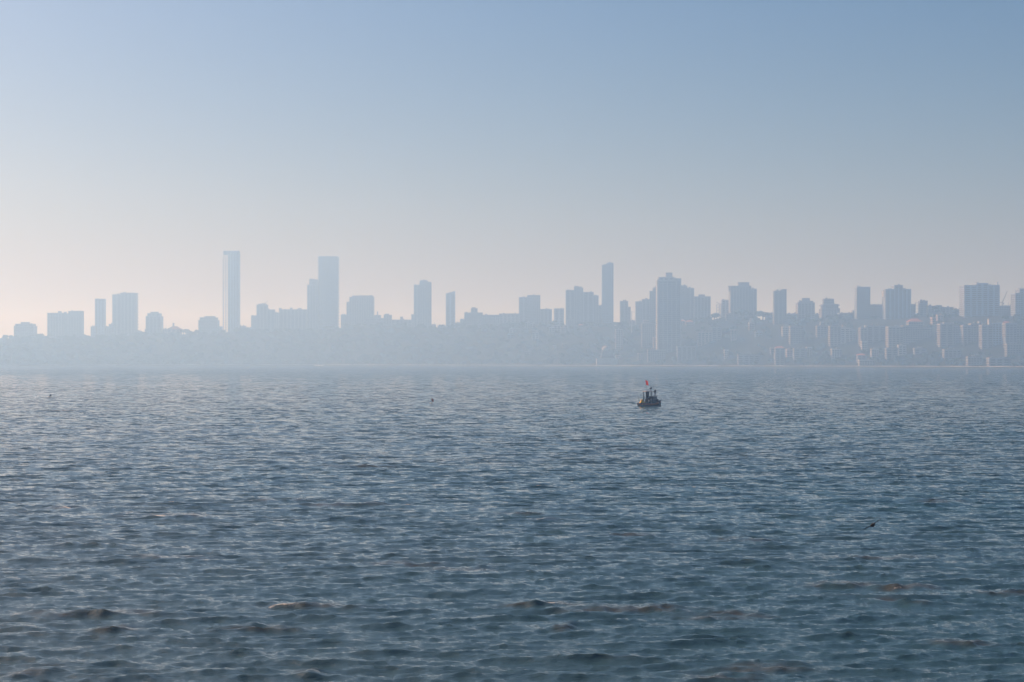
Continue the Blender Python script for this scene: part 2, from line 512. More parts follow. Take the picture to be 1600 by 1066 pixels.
def block(parent, org, u0, u1, vtop, D, depth, style, wallm, zb, idx):
    """one volume of a building with floor bands and windows, in the parent's local frame"""
    x0 = (u0 - 800) / FPX * D - org.x
    x1 = (u1 - 800) / FPX * D - org.x
    zt = CAM_H + (HORIZON - vtop) / FPX * D - org.z
    y0, y1 = -depth / 2 + 0.31 * idx, depth / 2 - 0.23 * idx
    z0 = zb - org.z
    w = x1 - x0
    if style == 'frame':                       # storeys still open: slabs and columns
        s = MB(); c = MB()
        y0, y1 = -0.16 * depth, 0.16 * depth
        n = max(3, int((zt - z0) / 5.0))
        for i in range(n + 1):
            zz = z0 + (zt - z0) * i / n
            s.box(x0, x1, y0, y1, zz - 0.6, zz)
        nx = max(2, int(w / 5) + 1)
        for i in range(nx):
            for yy in (y0 + 0.8, y1 - 0.8):
                xx = x0 + 0.6 + (w - 1.2) * i / (nx - 1)
                c.box(xx - 0.45, xx + 0.45, yy - 0.45, yy + 0.45, z0, zt - 0.6)
        s.build('floor_slabs', 'concrete', parent, stuff=True)
        c.build('columns', 'concrete', parent, stuff=True)
        return
    if style == 'dome':
        m = MB()
        r = w / 2
        m.lathe([(r, z0), (r, zt - r * 0.9)] + [(r * math.cos(a), zt - r * 0.9 + r * 0.9 * math.sin(a)) for a in np.linspace(0.15, 1.45, 7)], 20, ((x0 + x1) / 2, 0, 0))
        m.build('dome', wallm, parent, smooth=True)
        return
    if style == 'tank':
        m = MB()
        m.box(x0, x1, y0 + depth * 0.25, y1 - depth * 0.25, z0, zt)
        m.box(x0 - 0.3, x1 + 0.3, y0 + depth * 0.25 - 0.3, y1 - depth * 0.25 + 0.3, zt - 0.5, zt + 0.15)
        m.build('roof_tank_or_lit_edge', wallm, parent)  # also builds the white slivers that paint sunlit tower edges
        return
    if style == 'hip':
        m = MB()
        m.box(x0 - 0.8, x1 + 0.8, y0 - 0.8, y1 + 0.8, zt - 0.22 * w, zt, top=(0.35, 0.1))
        m.build('roof', 'tile', parent)
        MB().box(x0, x1, y0, y1, z0, zt - 0.22 * w).build('wall', wallm, parent)
        zt = zt - 0.22 * w - 0.2
    elif style == 'slant':
        m = MB()
        dz = 0.28 * w
        m.add([(x0, y0, z0), (x1, y0, z0), (x1, y1, z0), (x0, y1, z0), (x0, y0, zt - dz), (x1, y0, zt), (x1, y1, zt), (x0, y1, zt - dz)],
              [(0, 3, 2, 1), (4, 5, 6, 7), (0, 1, 5, 4), (1, 2, 6, 5), (2, 3, 7, 6), (3, 0, 4, 7)])
        m.build('wall', wallm, parent)
        zt -= dz
    else:
        MB().box(x0, x1, y0, y1, z0, zt).build('wall', wallm, parent)
        # parapet and lift housing
        p = MB()
        t = 0.35
        p.box(x0 - 0.25, x1 + 0.25, y0 - 0.25, y0 + t, zt - 0.6, zt + 1.0)
        p.box(x0 - 0.25, x1 + 0.25, y1 - t, y1 + 0.25, zt - 0.6, zt + 1.0)
        p.box(x0 - 0.25, x0 + t, y0 + t, y1 - t, zt - 0.6, zt + 0.98)
        p.box(x1 - t, x1 + 0.25, y0 + t, y1 - t, zt - 0.6, zt + 0.98)
        p.build('parapet', wallm, parent)
    if style in ('plain', 'stripe', 'balcony') and w > 9:
        for _ in range(random.randint(1, 3)):
            bw_ = random.uniform(1.6, 3.6)
            bx_ = random.uniform(x0 + 1, x1 - 1 - bw_)
            by_ = random.uniform(y0 + 1.5, y1 - 4.5)
            MB().box(bx_, bx_ + bw_, by_, by_ + random.uniform(2, 3), zt - 0.3, zt + random.uniform(1.6, 3.6)).build('roof_box', wallm, parent)
        if random.random() < 0.3:
            ax_ = random.uniform(x0 + 1, x1 - 1)
            MB().tube((ax_, 0, zt - 0.3), (ax_, 0, zt + random.uniform(4, 8)), 0.28, 0.14, 6).build('antenna', 'grey', parent)
    fh = 3.3
    nfl = max(1, int((zt - z0 - 1) / fh))
    bands, wins, balc = MB(), MB(), MB()
    nxw = max(2, int(w / random.choice((3.6, 5.2, 7.5))))
    for i in range(nfl):
        za = zt - 1.0 - (i + 1) * fh + 1.0
        zc = za + 1.75
        if za < z0 + 0.5:
            break
        if style in ('plain', 'stripe', 'hip', 'slant', 'balcony'):
            d = 0.7 if style == 'stripe' else 0.22
            bands.box(x0 - d, x1 + d, y0 - d, y1 + d, zc + 0.12, zc + (1.25 if style == 'stripe' else 0.75))
        cw = w / nxw
        for q in range(nxw):
            if style == 'fins':
                break
            a = x0 + q * cw + cw * 0.18
            wins.box(a, a + cw * 0.64, y0 - 0.07, y0 + 0.2, za, zc)
        ny = max(1, int((y1 - y0) / 5.0))
        cd = (y1 - y0) / ny
        for q in range(ny):
            a = y0 + q * cd + cd * 0.2
            wins.box(x0 - 0.07, x0 + 0.2, a, a + cd * 0.6, za, zc)
            wins.box(x1 - 0.2, x1 + 0.07, a, a + cd * 0.6, za, zc)
        if style == 'fins':
            wins.box(x0 + 0.8, x1 - 0.8, y0 - 0.07, y0 + 0.2, za, zc + 0.6)
        if style == 'balcony':
            if i % 2 == 0:
                balc.box(x0 - 2.6, x0 + 0.1, y0 + 1, y1 - 1, zc - 0.4, zc + 1.6)
                balc.box(x1 - 0.1, x1 + 2.6, y0 + 1, y1 - 1, zc - 0.4, zc + 1.6)
    if bands.v:
        bands.build('floor_bands', wallm, parent, stuff=True)
    if wins.v:
        wins.build('windows', 'glass', parent, stuff=True)
    if balc.v:
        balc.build('balconies', wallm, parent, stuff=True)
    if style == 'fins':
        nfin = max(3, int(w / 7.5))
        for i in range(nfin + 1):
            xx = x0 + w * i / nfin
            MB().box(xx - 0.55, xx + 0.55, y0 - 0.8, y0 + 0.3, z0, zt - 0.7).build('fin', 'cream', parent)

def building(name, label, wallm, blocks, off=40.0, D=None, depth=None, vfoot=None, cat='building', group=None):
    ua = min(q[0] for q in blocks); ub = max(q[1] for q in blocks)
    uc = (ua + ub) / 2
    if D is None:
        D = ridge_d(uc) + off
    xc = (uc - 800) / FPX * D
    g = min(ground((u - 800) / FPX * D, D + dd) for u in (ua, uc, ub) for dd in (-10, 0, 10))
    g = max(g, 1.0)
    org = Vector((xc, D, g))
    e = empty(name, org, label, cat, group)
    for i, q in enumerate(blocks):
        u0, u1, vt = q[:3]
        st = q[3] if len(q) > 3 else 'plain'
        wm_ = q[4] if len(q) > 4 else wallm
        wpx = (u1 - u0) / FPX * D
        dp = (depth or min(30.0, max(14.0, wpx * 0.9))) - 0.9 * i
        zb = g - 6.0
        if st == 'tank':
            zb = CAM_H + (HORIZON - vt) / FPX * D - 9.0
        block(e, org, u0 - 0.1, u1 + 0.1, vt, D, dp, st, wm_, zb, i)
    BOXES.append((ua, ub, D, vfoot if vfoot else None))
    return e

# the skyline, left to right
building('apartment_block', 'low hazy block with stepped rounded top at the far left of the skyline', 'grey', [(25, 55, 510), (27, 53, 507), (33, 46, 503.5, 'tank')], 90)
building('apartment_block', 'broad boxy twin block with notched roof near the left end of the skyline', 'cream', [(77, 103, 490), (109, 129, 487), (103, 109, 491), (91, 96, 486.5, 'tank'), (100, 104, 487.5, 'tank'), (115, 128, 485.8, 'tank')], 60)
building('apartment_tower', 'slender pencil tower left of the wide tower with serrated balconies', 'blue', [(150, 164, 468)], 80)
building('low_house', 'low stepped block at the foot of the slender pencil tower', 'grey', [(143, 151, 511), (164, 171, 511), (171, 178, 507)], 30)
building('apartment_tower', 'wide tower with serrated balconies down its right edge, left part of skyline', 'cream', [(177, 191, 461), (191, 213, 458.5, 'balcony'), (213, 221, 518)], 70)
building('apartment_tower', 'stubby tower with rounded shoulders standing alone right of the serrated tower', 'grey', [(230, 253, 495), (232, 251, 490.5), (235.5, 247.5, 487.5, 'tank'), (227, 231, 515)], 60)
building('low_house', 'low gabled block with small spike between the rounded stubby towers', 'brown', [(255, 262, 515), (263, 283, 510, 'hip'), (270, 272, 505, 'tank')], 20)
building('apartment_block', 'squat dome-topped block left of the tallest skeletal tower', 'grey', [(312, 341, 501), (314, 339, 497), (320, 336, 494.3, 'tank'), (341, 347, 511)], 50)
building('skyscraper', 'tallest slender tower with open unfinished storeys along its left edge', 'blue', [(357.5, 374, 394, 'plain'), (348.5, 357.5, 401, 'frame'), (349.5, 357, 392.5, 'tank'), (357.8, 373.6, 392.3, 'tank')], 110, depth=24)
building('low_house', 'low flat block at the right foot of the tallest tower', 'grey', [(374, 384, 510), (384, 393, 513)], 30)
building('apartment_block', 'long flat slab with rooftop boxes and a tower at its left end', 'cream', [(402, 418, 477), (404, 416, 475, 'tank'), (393, 402, 494), (418, 429.5, 484.5), (438, 479, 484.5), (429.5, 438, 489, 'plain', 'white'), (436, 440, 481.5, 'tank'), (453, 457, 481, 'tank'), (466, 471, 481.5, 'tank')], 60)
building('apartment_tower', 'shorter shoulder tower attached in front of the tall serrated tower', 'grey', [(481, 498, 446), (484, 497, 437.5)], 45)
building('skyscraper', 'tall broad tower with serrated balconies high on both sides, second tallest', 'blue', [(499, 528, 402, 'balcony'), (500.5, 527, 401, 'tank')], 85, depth=26)
building('apartment_block', 'broad block with slightly hipped roof right of the second tallest tower', 'cream', [(547, 584, 465), (542, 548, 472.5), (551, 583, 463), (533, 542, 492.5), (561, 572, 462, 'tank')], 55)
building('low_house', 'long low block with a thin rooftop spike between the hipped block and paired towers', 'grey', [(570, 600, 498), (585, 595, 493.5), (589.3, 590.7, 487, 'tank')], 15)
building('low_house', 'low flat block with a stepped left end left of the notched tower', 'cream', [(600, 612, 493), (602, 608, 490.5, 'tank'), (612, 644, 500.5), (625.5, 629.5, 495, 'tank'), (643, 648, 492)], 25)
building('apartment_tower', 'tall notched tower with raised centre left of the thin slanted tower', 'cream', [(647, 657, 446), (656, 668, 439.5), (668, 674, 441.5), (657, 667.5, 438, 'tank')], 60)
building('apartment_tower', 'thin dark tower with slanted top standing alone left of centre', 'blue', [(697, 711, 455, 'slant')], 50)
building('low_house', 'low ragged roofline at the foot of the thin slanted tower', 'grey', [(674, 681, 508), (684, 697, 509.5), (711, 719, 505), (719, 726, 500)], 20)
building('apartment_block', 'wide stepped block with a central raised box right of the thin slanted tower', 'cream', [(726, 754, 489.5), (736, 746, 482.5), (754, 780, 493), (780, 811, 491), (738.5, 743, 480.5, 'tank')], 30)
building('apartment_tower', 'plain square tower with stepped roof just right of centre', 'grey', [(811, 825, 465.3), (824, 844, 462.3)], 60)
building('apartment_block', 'low plain block at the right foot of the square central tower', 'grey', [(844, 862, 484), (847, 855, 483, 'tank')], 40)
building('apartment_block', 'small pale sunlit block squeezed left of the stepped triple tower', 'white', [(866, 881, 483, 'stripe'), (876, 881, 482, 'tank')], 55)
building('apartment_tower', 'stepped triple tower with banded right wing left of the slim tower', 'cream', [(884, 898, 454.5), (897, 905, 449), (904, 911, 450.5), (911, 927, 457.5, 'stripe', 'grey'), (927, 935, 462.5), (935, 944, 478), (898, 904, 447.5, 'tank')], 35)
building('skyscraper', 'slim tall tower with notched top standing right of the triple tower', 'blue', [(940.5, 949, 415), (948, 958, 412), (951, 957.5, 411, 'tank')], 75, depth=22)
building('apartment_tower', 'narrow mid-height tower right of the slim tall tower', 'grey', [(969, 981, 471.5), (980, 985, 480.5)], 30)
building('apartment_tower', 'grey stepped tower at the left shoulder of the ribbed tower', 'grey', [(993, 1003, 472), (1003, 1015, 468.5), (1015, 1021, 455.5), (1020, 1029, 450.5)], 30)
building('apartment_tower', 'large pale tower with white vertical ribs and crowned roof', 'white', [(1028, 1062, 440, 'fins', 'cream'), (1026, 1063, 438.5), (1028, 1052, 434.5), (1052, 1063, 436.5), (1039.5, 1050, 426.5, 'tank')], D=shore_d(1045) + 380 * 0.42, vfoot=546, depth=30)
building('apartment_tower', 'stepped slab behind the right side of the ribbed tower', 'cream', [(1063, 1073, 447.5), (1072, 1084, 451)], 25)
building('apartment_block', 'plain square block with a small roof box right of the ribbed tower', 'grey', [(1084, 1109, 464.5), (1091.5, 1101, 460.5, 'tank')], 35)
building('apartment_block', 'narrow pale block tucked behind the left of the flat-capped tower', 'white', [(1127, 1139.5, 469.5)], 60)
building('apartment_tower', 'flat-capped tower with overhanging cornice and a stepped right side', 'cream', [(1140, 1172, 448.5), (1138, 1173, 447, 'tank'), (1153, 1170, 441.5, 'tank'), (1171, 1181, 452.5)], 30, depth=28)
building('apartment_tower', 'slim tower with brightly lit left edge in the right half', 'cream', [(1209, 1222, 455.3, 'stripe'), (1221, 1228, 453), (1207.7, 1209.2, 458, 'tank', 'white')], -60, vfoot=522)  # thin white box paints the sunlight on the left edge
building('low_house', 'long low roofline left of the slim lit-edged tower', 'grey', [(1196, 1208, 490.5)], 25)
building('apartment_block', 'chamfered block with a small penthouse between low roofs right of the slim lit tower', 'grey', [(1245, 1271, 474), (1248, 1269, 471.5), (1253, 1265, 466, 'tank'), (1228, 1245, 491), (1271, 1282, 492)], 30)
building('apartment_block', 'stepped ziggurat-like block with side balconies, right half of skyline', 'grey', [(1282, 1310, 483), (1284, 1308, 476.5, 'balcony'), (1286, 1302, 468), (1288, 1300, 467, 'tank')], 20)
building('low_house', 'low flat-roofed block right of the stepped ziggurat-like block', 'cream', [(1310, 1331, 490), (1331, 1337, 486, 'plain', 'white')], 15)
building('apartment_tower', 'dark narrow tower with a short roof spike right of the ziggurat-like block', 'blue', [(1337, 1342, 450.5), (1341, 1358, 449.5), (1339.3, 1340.7, 446.5, 'tank')], -30, depth=20, vfoot=515)
building('apartment_block', 'low grey block between the dark spiked tower and the symmetrical tower', 'grey', [(1358, 1379, 477)], 40)
building('apartment_tower', 'symmetrical tower with raised centre and lit left corner, far right group', 'blue', [(1381, 1396, 453.3), (1395, 1408, 447), (1408, 1421, 453), (1379.7, 1381.2, 455, 'tank', 'white')], -20, depth=26, vfoot=508)  # white sliver puts the sunlit left corner into the colour
building('apartment_block', 'small half-built pale block right of the symmetrical tower', 'grey', [(1421, 1429, 476.5), (1436, 1448, 471), (1429.5, 1436, 473, 'frame')], 20)
building('apartment_block', 'long low block with uneven roof left of the broad dark block', 'grey', [(1449, 1462, 479), (1462, 1470, 478), (1470, 1488, 481), (1488, 1503, 484)], 20)
building('apartment_tower', 'broad dark boxy block with a thin corner mast near the right edge', 'blue', [(1503, 1523, 447.3), (1522, 1540, 444), (1540, 1558, 446.8), (1556.6, 1557.8, 441, 'tank')], 0, depth=32, vfoot=500)
building('low_house', 'low block under the leaning crane beside the broad dark block', 'grey', [(1558, 1583, 479)], 30)
building('apartment_tower', 'dark tower cut by the right edge of the picture', 'blue', [(1583, 1591, 459.5), (1590, 1618, 452.5)], 0, depth=26)
# buildings outside the frame that a step to the side would reveal
building('apartment_tower', 'tower just beyond the right edge of the view', 'grey', [(1640, 1672, 460)], 20)
building('apartment_block', 'block just beyond the left edge of the view', 'grey', [(-70, -30, 508)], 40)

# the nearer row on the slope
def near(name, label, wallm, blocks, t, vfoot, depth=None):
    uc = (min(q[0] for q in blocks) + max(q[1] for q in blocks)) / 2
    return building(name, label, wallm, blocks, D=shore_d(uc) + 380 * t, vfoot=vfoot - 7, depth=depth)

near('apartment_block', 'small white block with rows of windows below the slim tall tower', 'white', [(962, 973, 515, 'stripe')], 0.45, 544, 12)
near('low_house', 'low white roof at centre below the stepped central block', 'white', [(796, 806, 514)], 0.7, 519, 10)
near('low_house', 'small white house below the square central tower', 'white', [(821, 828, 504), (828, 836, 506)], 0.8, 512, 10)
near('low_house', 'low long white-roofed house on the slope below the square central tower', 'white', [(831, 842, 520)], 0.6, 524, 10)
near('apartment_block', 'pale sunlit houses on the slope left of the triple tower', 'white', [(858, 866, 512, 'stripe'), (865, 876, 509, 'stripe')], 0.75, 522, 12)
near('low_house', 'small pinkish house just left of the triple tower foot', 'pink', [(877, 886, 512)], 0.74, 522, 10)
near('apartment_block', 'pale block in front of the left foot of the ribbed tower', 'cream', [(1003, 1022, 506, 'stripe')], 0.5, 531, 16)
near('low_house', 'long low block at the right foot of the ribbed tower', 'grey', [(1058, 1087, 542)], 0.25, 556, 14)
near('low_house', 'low podium house under the ribbed tower near the shore', 'cream', [(1012, 1040, 547)], 0.25, 562, 14)
near('apartment_block', 'pale block with a pinkish roof box on the slope right of the ribbed tower', 'pink', [(1090, 1112, 519)], 0.5, 532, 14)
near('apartment_block', 'grey block on the slope left of the flat-capped tower', 'cream', [(1112, 1127, 512), (1125.5, 1128, 517, 'tank', 'white')], 0.55, 534, 14)
near('apartment_block', 'narrow white stepped tower in front of the flat-capped tower', 'white', [(1170.5, 1178, 505, 'stripe'), (1172, 1175.5, 497, 'tank')], 0.7, 524, 9)
near('low_house', 'long low house by the water below the flat-capped tower', 'grey', [(1153, 1186, 555)], 0.12, 568, 12)
near('apartment_block', 'small white-framed house right of the slim lit tower foot', 'white', [(1222, 1234, 511.5)], 0.6, 528, 12)
near('apartment_block', 'banded white block on the slope right of the slim lit tower', 'white', [(1234, 1254, 511, 'stripe', 'cream')], 0.5, 544, 16)
near('seaside_house', 'tall gabled house by the water below the slim lit tower', 'cream', [(1211, 1225, 541, 'hip'), (1209.8, 1211.6, 552, 'tank', 'white')], 0.1, 572, 12)
near('low_house', 'low house under the banded white block', 'cream', [(1240, 1258, 545), (1260, 1268, 543, 'plain', 'white')], 0.3, 554, 12)
near('apartment_block', 'pale block with side balconies left of the wide banded block', 'cream', [(1276, 1296, 510, 'stripe')], 0.6, 530, 14)
near('apartment_block', 'wide banded block below the ziggurat-like block', 'cream', [(1296, 1312, 510.5, 'stripe'), (1312, 1326, 513, 'stripe', 'white'), (1326, 1336, 516, 'plain', 'grey'), (1316, 1319, 508, 'tank', 'white')], 0.5, 545, 18)
near('low_house', 'low house with a white roof edge under the wide banded block', 'white', [(1299, 1314, 546)], 0.3, 552, 12)
near('apartment_block', 'flat-roofed block with white roof edge below the symmetrical tower', 'grey', [(1343, 1353, 513, 'plain', 'cream'), (1353, 1382, 510), (1351, 1355, 508.5, 'tank', 'white'), (1354, 1381, 509.2, 'tank', 'white')], 0.5, 536, 18)
near('low_house', 'small white house below the dark spiked tower', 'white', [(1346, 1354, 534)], 0.38, 540, 10)
near('low_house', 'small white-roofed house on the slope below the flat-roofed block', 'white', [(1361, 1372, 546)], 0.28, 552, 10)
near('low_house', 'long low white-walled house near the shore in the right half', 'white', [(1342, 1366, 563)], 0.06, 572, 10)
near('apartment_block', 'big pale block with a hipped roof turret below the symmetrical tower', 'cream', [(1386, 1409, 511.5), (1409, 1431, 510, 'stripe'), (1431, 1455, 513), (1418, 1440, 498, 'hip')], 0.5, 548, 22)
near('low_house', 'low house with a bright white roof strip under the turret block', 'white', [(1403, 1415, 540)], 0.33, 547, 10)
near('low_house', 'pale low house on the slope under the hipped turret block', 'cream', [(1384, 1402, 545), (1428, 1446, 545)], 0.3, 556, 12)
near('apartment_block', 'cream banded block left of the broad dark block foot', 'cream', [(1467, 1487, 507, 'stripe'), (1487, 1502, 510, 'stripe', 'grey'), (1474, 1490, 504, 'tank', 'white')], 0.48, 547, 20)
near('low_house', 'low block at the foot of the cream banded block', 'grey', [(1474, 1500, 547)], 0.28, 560, 14)
near('apartment_block', 'grey banded block directly below the broad dark block', 'grey', [(1503, 1515, 509.5, 'stripe'), (1515, 1531, 506.5, 'plain', 'cream'), (1528.5, 1532, 502.5, 'tank', 'white')], 0.5, 545, 18)
near('apartment_block', 'blue-grey block with a white roof tank below the broad dark block', 'blue', [(1532, 1549, 509, 'plain', 'grey'), (1549, 1567, 505.5, 'stripe'), (1544, 1547, 498.5, 'tank', 'white')], 0.46, 548, 18)
near('low_house', 'low long house by the water near the right edge', 'grey', [(1511, 1533, 558)], 0.1, 570, 12)
near('seaside_house', 'low banded house with a rounded end by the water near the right edge', 'grey', [(1544, 1576, 560, 'stripe')], 0.1, 572, 14)
near('apartment_block', 'banded block with lit balconies at the right edge of the picture', 'grey', [(1569, 1586, 506, 'stripe'), (1586, 1612, 509, 'plain', 'cream')], 0.48, 540, 18)
near('low_house', 'low block under the banded block at the right edge', 'cream', [(1572, 1594, 538, 'stripe')], 0.33, 552, 12)

rngh = random.Random(9)
MARKS = [(830, 'square central tower'), (900, 'stepped triple tower'), (950, 'slim tall tower'), (985, 'pale mast'), (1045, 'ribbed tower'), (1097, 'square roof-box block'),
         (1160, 'flat-capped tower'), (1218, 'slim lit-edged tower'), (1258, 'chamfered penthouse block'), (1296, 'ziggurat-like block'), (1348, 'dark spiked tower'),
         (1400, 'symmetrical tower'), (1440, 'half-built pale block'), (1475, 'cream banded block'), (1530, 'broad dark block'), (1590, 'right-edge tower')]
USED = set()
for i in range(46):
    u = rngh.uniform(1000, 1600) if i > 7 else rngh.uniform(780, 1000)
    t = rngh.uniform(0.18, 0.97)
    D = shore_d(u) + 380 * t
    x = (u - 800) / FPX * D
    z = ground(x, D)
    w = rngh.uniform(5, 13)
    h_ = rngh.choice((6, 8, 10, 13, 17))
    v = HORIZON - (z + h_ - CAM_H) / D * FPX
    if any(a - 2 < u < b_ + 2 and D < d_ + 4 and vf is not None and v < vf - 1 for (a, b_, d_, vf) in BOXES) or any(abs(d_ - D) < 22 and a - w < u < b_ + w for (a, b_, d_, vf) in BOXES):
        continue
    wc = rngh.choice(('cream', 'grey', 'brown', 'white', 'pink', 'blue', 'cream'))
    st = rngh.choice(('plain', 'hip', 'stripe', 'plain'))
    lab = '%s %s house with %s, %s the slope below the %s' % ('low' if h_ < 9 else 'taller', wc, {'plain': 'flat roof', 'hip': 'tiled roof', 'stripe': 'floor bands'}[st],
                                                        'high on' if t > 0.6 else 'low on', min(MARKS, key=lambda q: abs(q[0] - u))[1])
    if lab in USED:
        continue
    USED.add(lab)
    building('hillside_house', lab, wc, [(u - w / 2, u + w / 2, v, st)], D=D, depth=rngh.uniform(9, 14), vfoot=v + h_ / D * FPX * 0.55, cat='house', group='small houses among the trees')

# domed bungalow on a white terrace
Db = shore_d(948) + 40
o = px(948, 562, Db)
o.z = ground(o.x, o.y) - 0.5
e = empty('domed_bungalow', o, 'low bungalow with a pale dome and white terrace near the shore', 'building')
zt = px(948, 560, Db).z - o.z
MB().box(-18, 18, -9, 9, -4, zt).build('terrace', 'white', e)
MB().box(-11, 13, -6, 7, zt, zt + 13, top=(0.72, 0.8)).build('wall', 'cream', e)
MB().lathe([(6.5, 0), (6.5, 3.0), (6.0, 5.0), (4.6, 7.0), (2.4, 8.3), (0.3, 8.9)], 18, (-2, 0, zt + 12.8)).build('dome', 'white', e, smooth=True)
m = MB()
for i in range(6):
    m.box(-9 + i * 3.6, -7 + i * 3.6, -6.3, -5.6, zt + 1.2, zt + 4.4)
m.build('windows', 'glass', e, stuff=True)
BOXES.append((930, 966, Db, 562))

# pale mast by the narrow tower
Dm = ridge_d(987) - 120
p0 = px(987, 545, Dm); p0.z = ground(p0.x, p0.y) - 1
e = empty('lattice_mast', p0, 'thin pale mast rising between two towers right of the slim tall tower', 'mast')
hm = px(987, 486, Dm).z - p0.z
MB().tube((0, 0, 0), (0, 0, hm), 0.9, 0.45, 10).build('pole', 'white', e)
m = MB()
for i in range(9):
    m.box(-1.4, 1.4, -1.4, 1.4, hm * (0.2 + i * 0.085), hm * (0.2 + i * 0.085) + 0.3)
m.box(-6, 6, -0.5, 0.5, hm - 2.2, hm - 1.6)
m.build('platforms', 'white', e, stuff=True)

# cranes
def crane(u, v, D, label, jib_dir, jib_len, jib_up, mast_h):
    top = px(u, v, D)
    base = Vector((top.x, D, top.z - mast_h))
    e = empty('tower_crane', base, label, 'crane')
    m = MB()
    for sx in (-0.8, 0.8):
        for sy in (-0.8, 0.8):
            m.tube((sx, sy, 0), (sx, sy, mast_h), 0.22, n=5)
    n = max(4, int(mast_h / 3))
    for i in range(n):
        z0, z1 = mast_h * i / n, mast_h * (i + 1) / n
        s = 1 if i % 2 else -1
        m.tube((-0.8 * s, -0.8, z0), (0.8 * s, -0.8, z1), 0.14, n=4)
        m.tube((-0.8, 0.8 * s, z0), (-0.8, -0.8 * s, z1), 0.14, n=4)
        m.tube((0.8, 0.8 * s, z0), (0.8, -0.8 * s, z1), 0.14, n=4)
    m.build('lattice_mast', 'steel', e)
    j = MB()
    tip = Vector((jib_dir * jib_len * math.cos(jib_up), 0, mast_h + jib_len * math.sin(jib_up)))
    a = Vector((0, 0, mast_h))
    nrm = Vector((-math.sin(jib_up) * jib_dir, 0, math.cos(jib_up)))
    for off in (Vector((0, -0.7, 0)), Vector((0, 0.7, 0)), nrm * 1.3):
        j.tube(a + off, tip + off * 0.4, 0.25, 0.18, n=5)
    for i in range(10):
        t0, t1 = i / 10, (i + 1) / 10
        j.tube(a.lerp(tip, t0) + Vector((0, -0.7, 0)) * (1 - 0.6 * t0), a.lerp(tip, t1) + nrm * 1.3 * (1 - 0.6 * t1), 0.13, n=4)
    j.build('jib', 'steel', e)
    MB().box(-jib_dir * 6 - 1.5, -jib_dir * 6 + 1.5, -1, 1, mast_h - 1.5, mast_h + 1.0).build('counterweight', 'concrete', e)
    MB().tube((-jib_dir * 6, 0, mast_h + 0.4), (0, 0, mast_h + 0.4), 0.5, n=6).build('counter_jib', 'steel', e)
    MB().box(0.9, 2.4, -0.9, 0.9, mast_h - 2.2, mast_h - 0.2).build('cab', 'white', e)
    return e
crane(1566.5, 473, ridge_d(1566) + 25, 'luffing crane with raised jib between the broad dark block and right-edge tower', 1, 20, R(67), 26)
crane(1125.5, 476, ridge_d(1125) + 30, 'small construction crane left of the narrow pale block', -1, 9, R(30), 24)
crane(414, 474.5, ridge_d(414) + 62, 'tiny crane on the roof at the left end of the long flat slab', 1, 9, R(42), 8)
building('construction_frame', 'half-built open concrete frame beside the small construction crane', 'concrete', [(1119.5, 1124, 476, 'frame')], 45, depth=9)

# ------------------------------------------------------------------ trees
def crown_template(seed, n=115, sz=0.25):
    rng = np.random.default_rng(seed)
    lobes = [(rng.uniform(-0.45, 0.45), rng.uniform(-0.45, 0.45), rng.uniform(-0.15, 0.45), rng.uniform(0.4, 0.65)) for _ in range(6)]
    vs_, fs_ = [], []
    for i in range(n):
        l = lobes[rng.integers(0, len(lobes))]
        d = rng.normal(size=3); d /= np.linalg.norm(d)
        d[2] = abs(d[2]) * 0.9 - 0.25 * rng.random()
        p = np.array(l[:3]) + d * l[3] * rng.uniform(0.75, 1.05)
        a = rng.normal(size=3); a -= d * a.dot(d) * 0.7; a /= np.linalg.norm(a)
        bb = np.cross(d + 0.3 * rng.normal(size=3), a); bb /= np.linalg.norm(bb)
        s = sz * rng.uniform(0.6, 1.3)
        n0 = len(vs_)
        for (q, r) in ((-1, -0.5), (0.1, -0.9), (1, 0.2), (0.0, 0.9)):
            vs_.append(p + a * s * q + bb * s * r * 0.8)
        fs_.append((n0, n0 + 1, n0 + 2, n0 + 3))
    return np.array(vs_), fs_
TEMPL = [crown_template(40 + i) for i in range(7)]

def hides(u, d, r, vtop):
    ru = r / d * FPX
    for (ua, ub, D, vf) in BOXES:
        if vf is not None and d < D + 3 and u + ru > ua - 1 and u - ru < ub + 1 and vtop < vf:
            return True
        if abs(d - D) < 14 and ua - 3 < u < ub + 3:
            return True
    return False

rng = np.random.default_rng(77)
wv, wf = [], []
count = 0
tries = 0
while count < 2600 and tries < 14000:
    tries += 1
    u = rng.uniform(-260, 1860) if rng.random() < 0.7 else rng.uniform(-260, 1000)
    t = rng.uniform(0.04, 1.0)
    d = shore_d(u) + 380 * t
    x = (u - 800) / FPX * d
    z = ground(x, d)
    r = rng.uniform(4.0, 8.0)
    hgt = r * rng.uniform(1.3, 1.9)
    vt = HORIZON - (z + hgt - CAM_H) / d * FPX
    if hides(u, d, r, vt):
        continue
    tv_, tf_ = TEMPL[rng.integers(0, len(TEMPL))]
    a = rng.uniform(0, 6.28)
    ca, sa = math.cos(a), math.sin(a)
    q = tv_ * np.array([r, r, r * rng.uniform(0.75, 1.1)])
    q = np.stack([q[:, 0] * ca - q[:, 1] * sa + x, q[:, 0] * sa + q[:, 1] * ca + d, q[:, 2] + z + hgt * 0.17], -1)
    n0 = sum(len(k_) for k_ in wv) if count == 0 else nacc
    wv.append(q)
    wf.append(np.array(tf_) + n0)
    nacc = n0 + len(q)
    count += 1
wv = np.concatenate(wv); wf = np.concatenate(wf)
me = bpy.data.meshes.new('wood')
me.from_pydata(wv.tolist(), [], wf.tolist())
wood = link('wood', me, None, 'leaf')
wood['kind'] = 'stuff'
tag(wood, 'dark hazy woodland covering the slope of the far shore', 'wood')
print('crowns', count, 'of', tries)

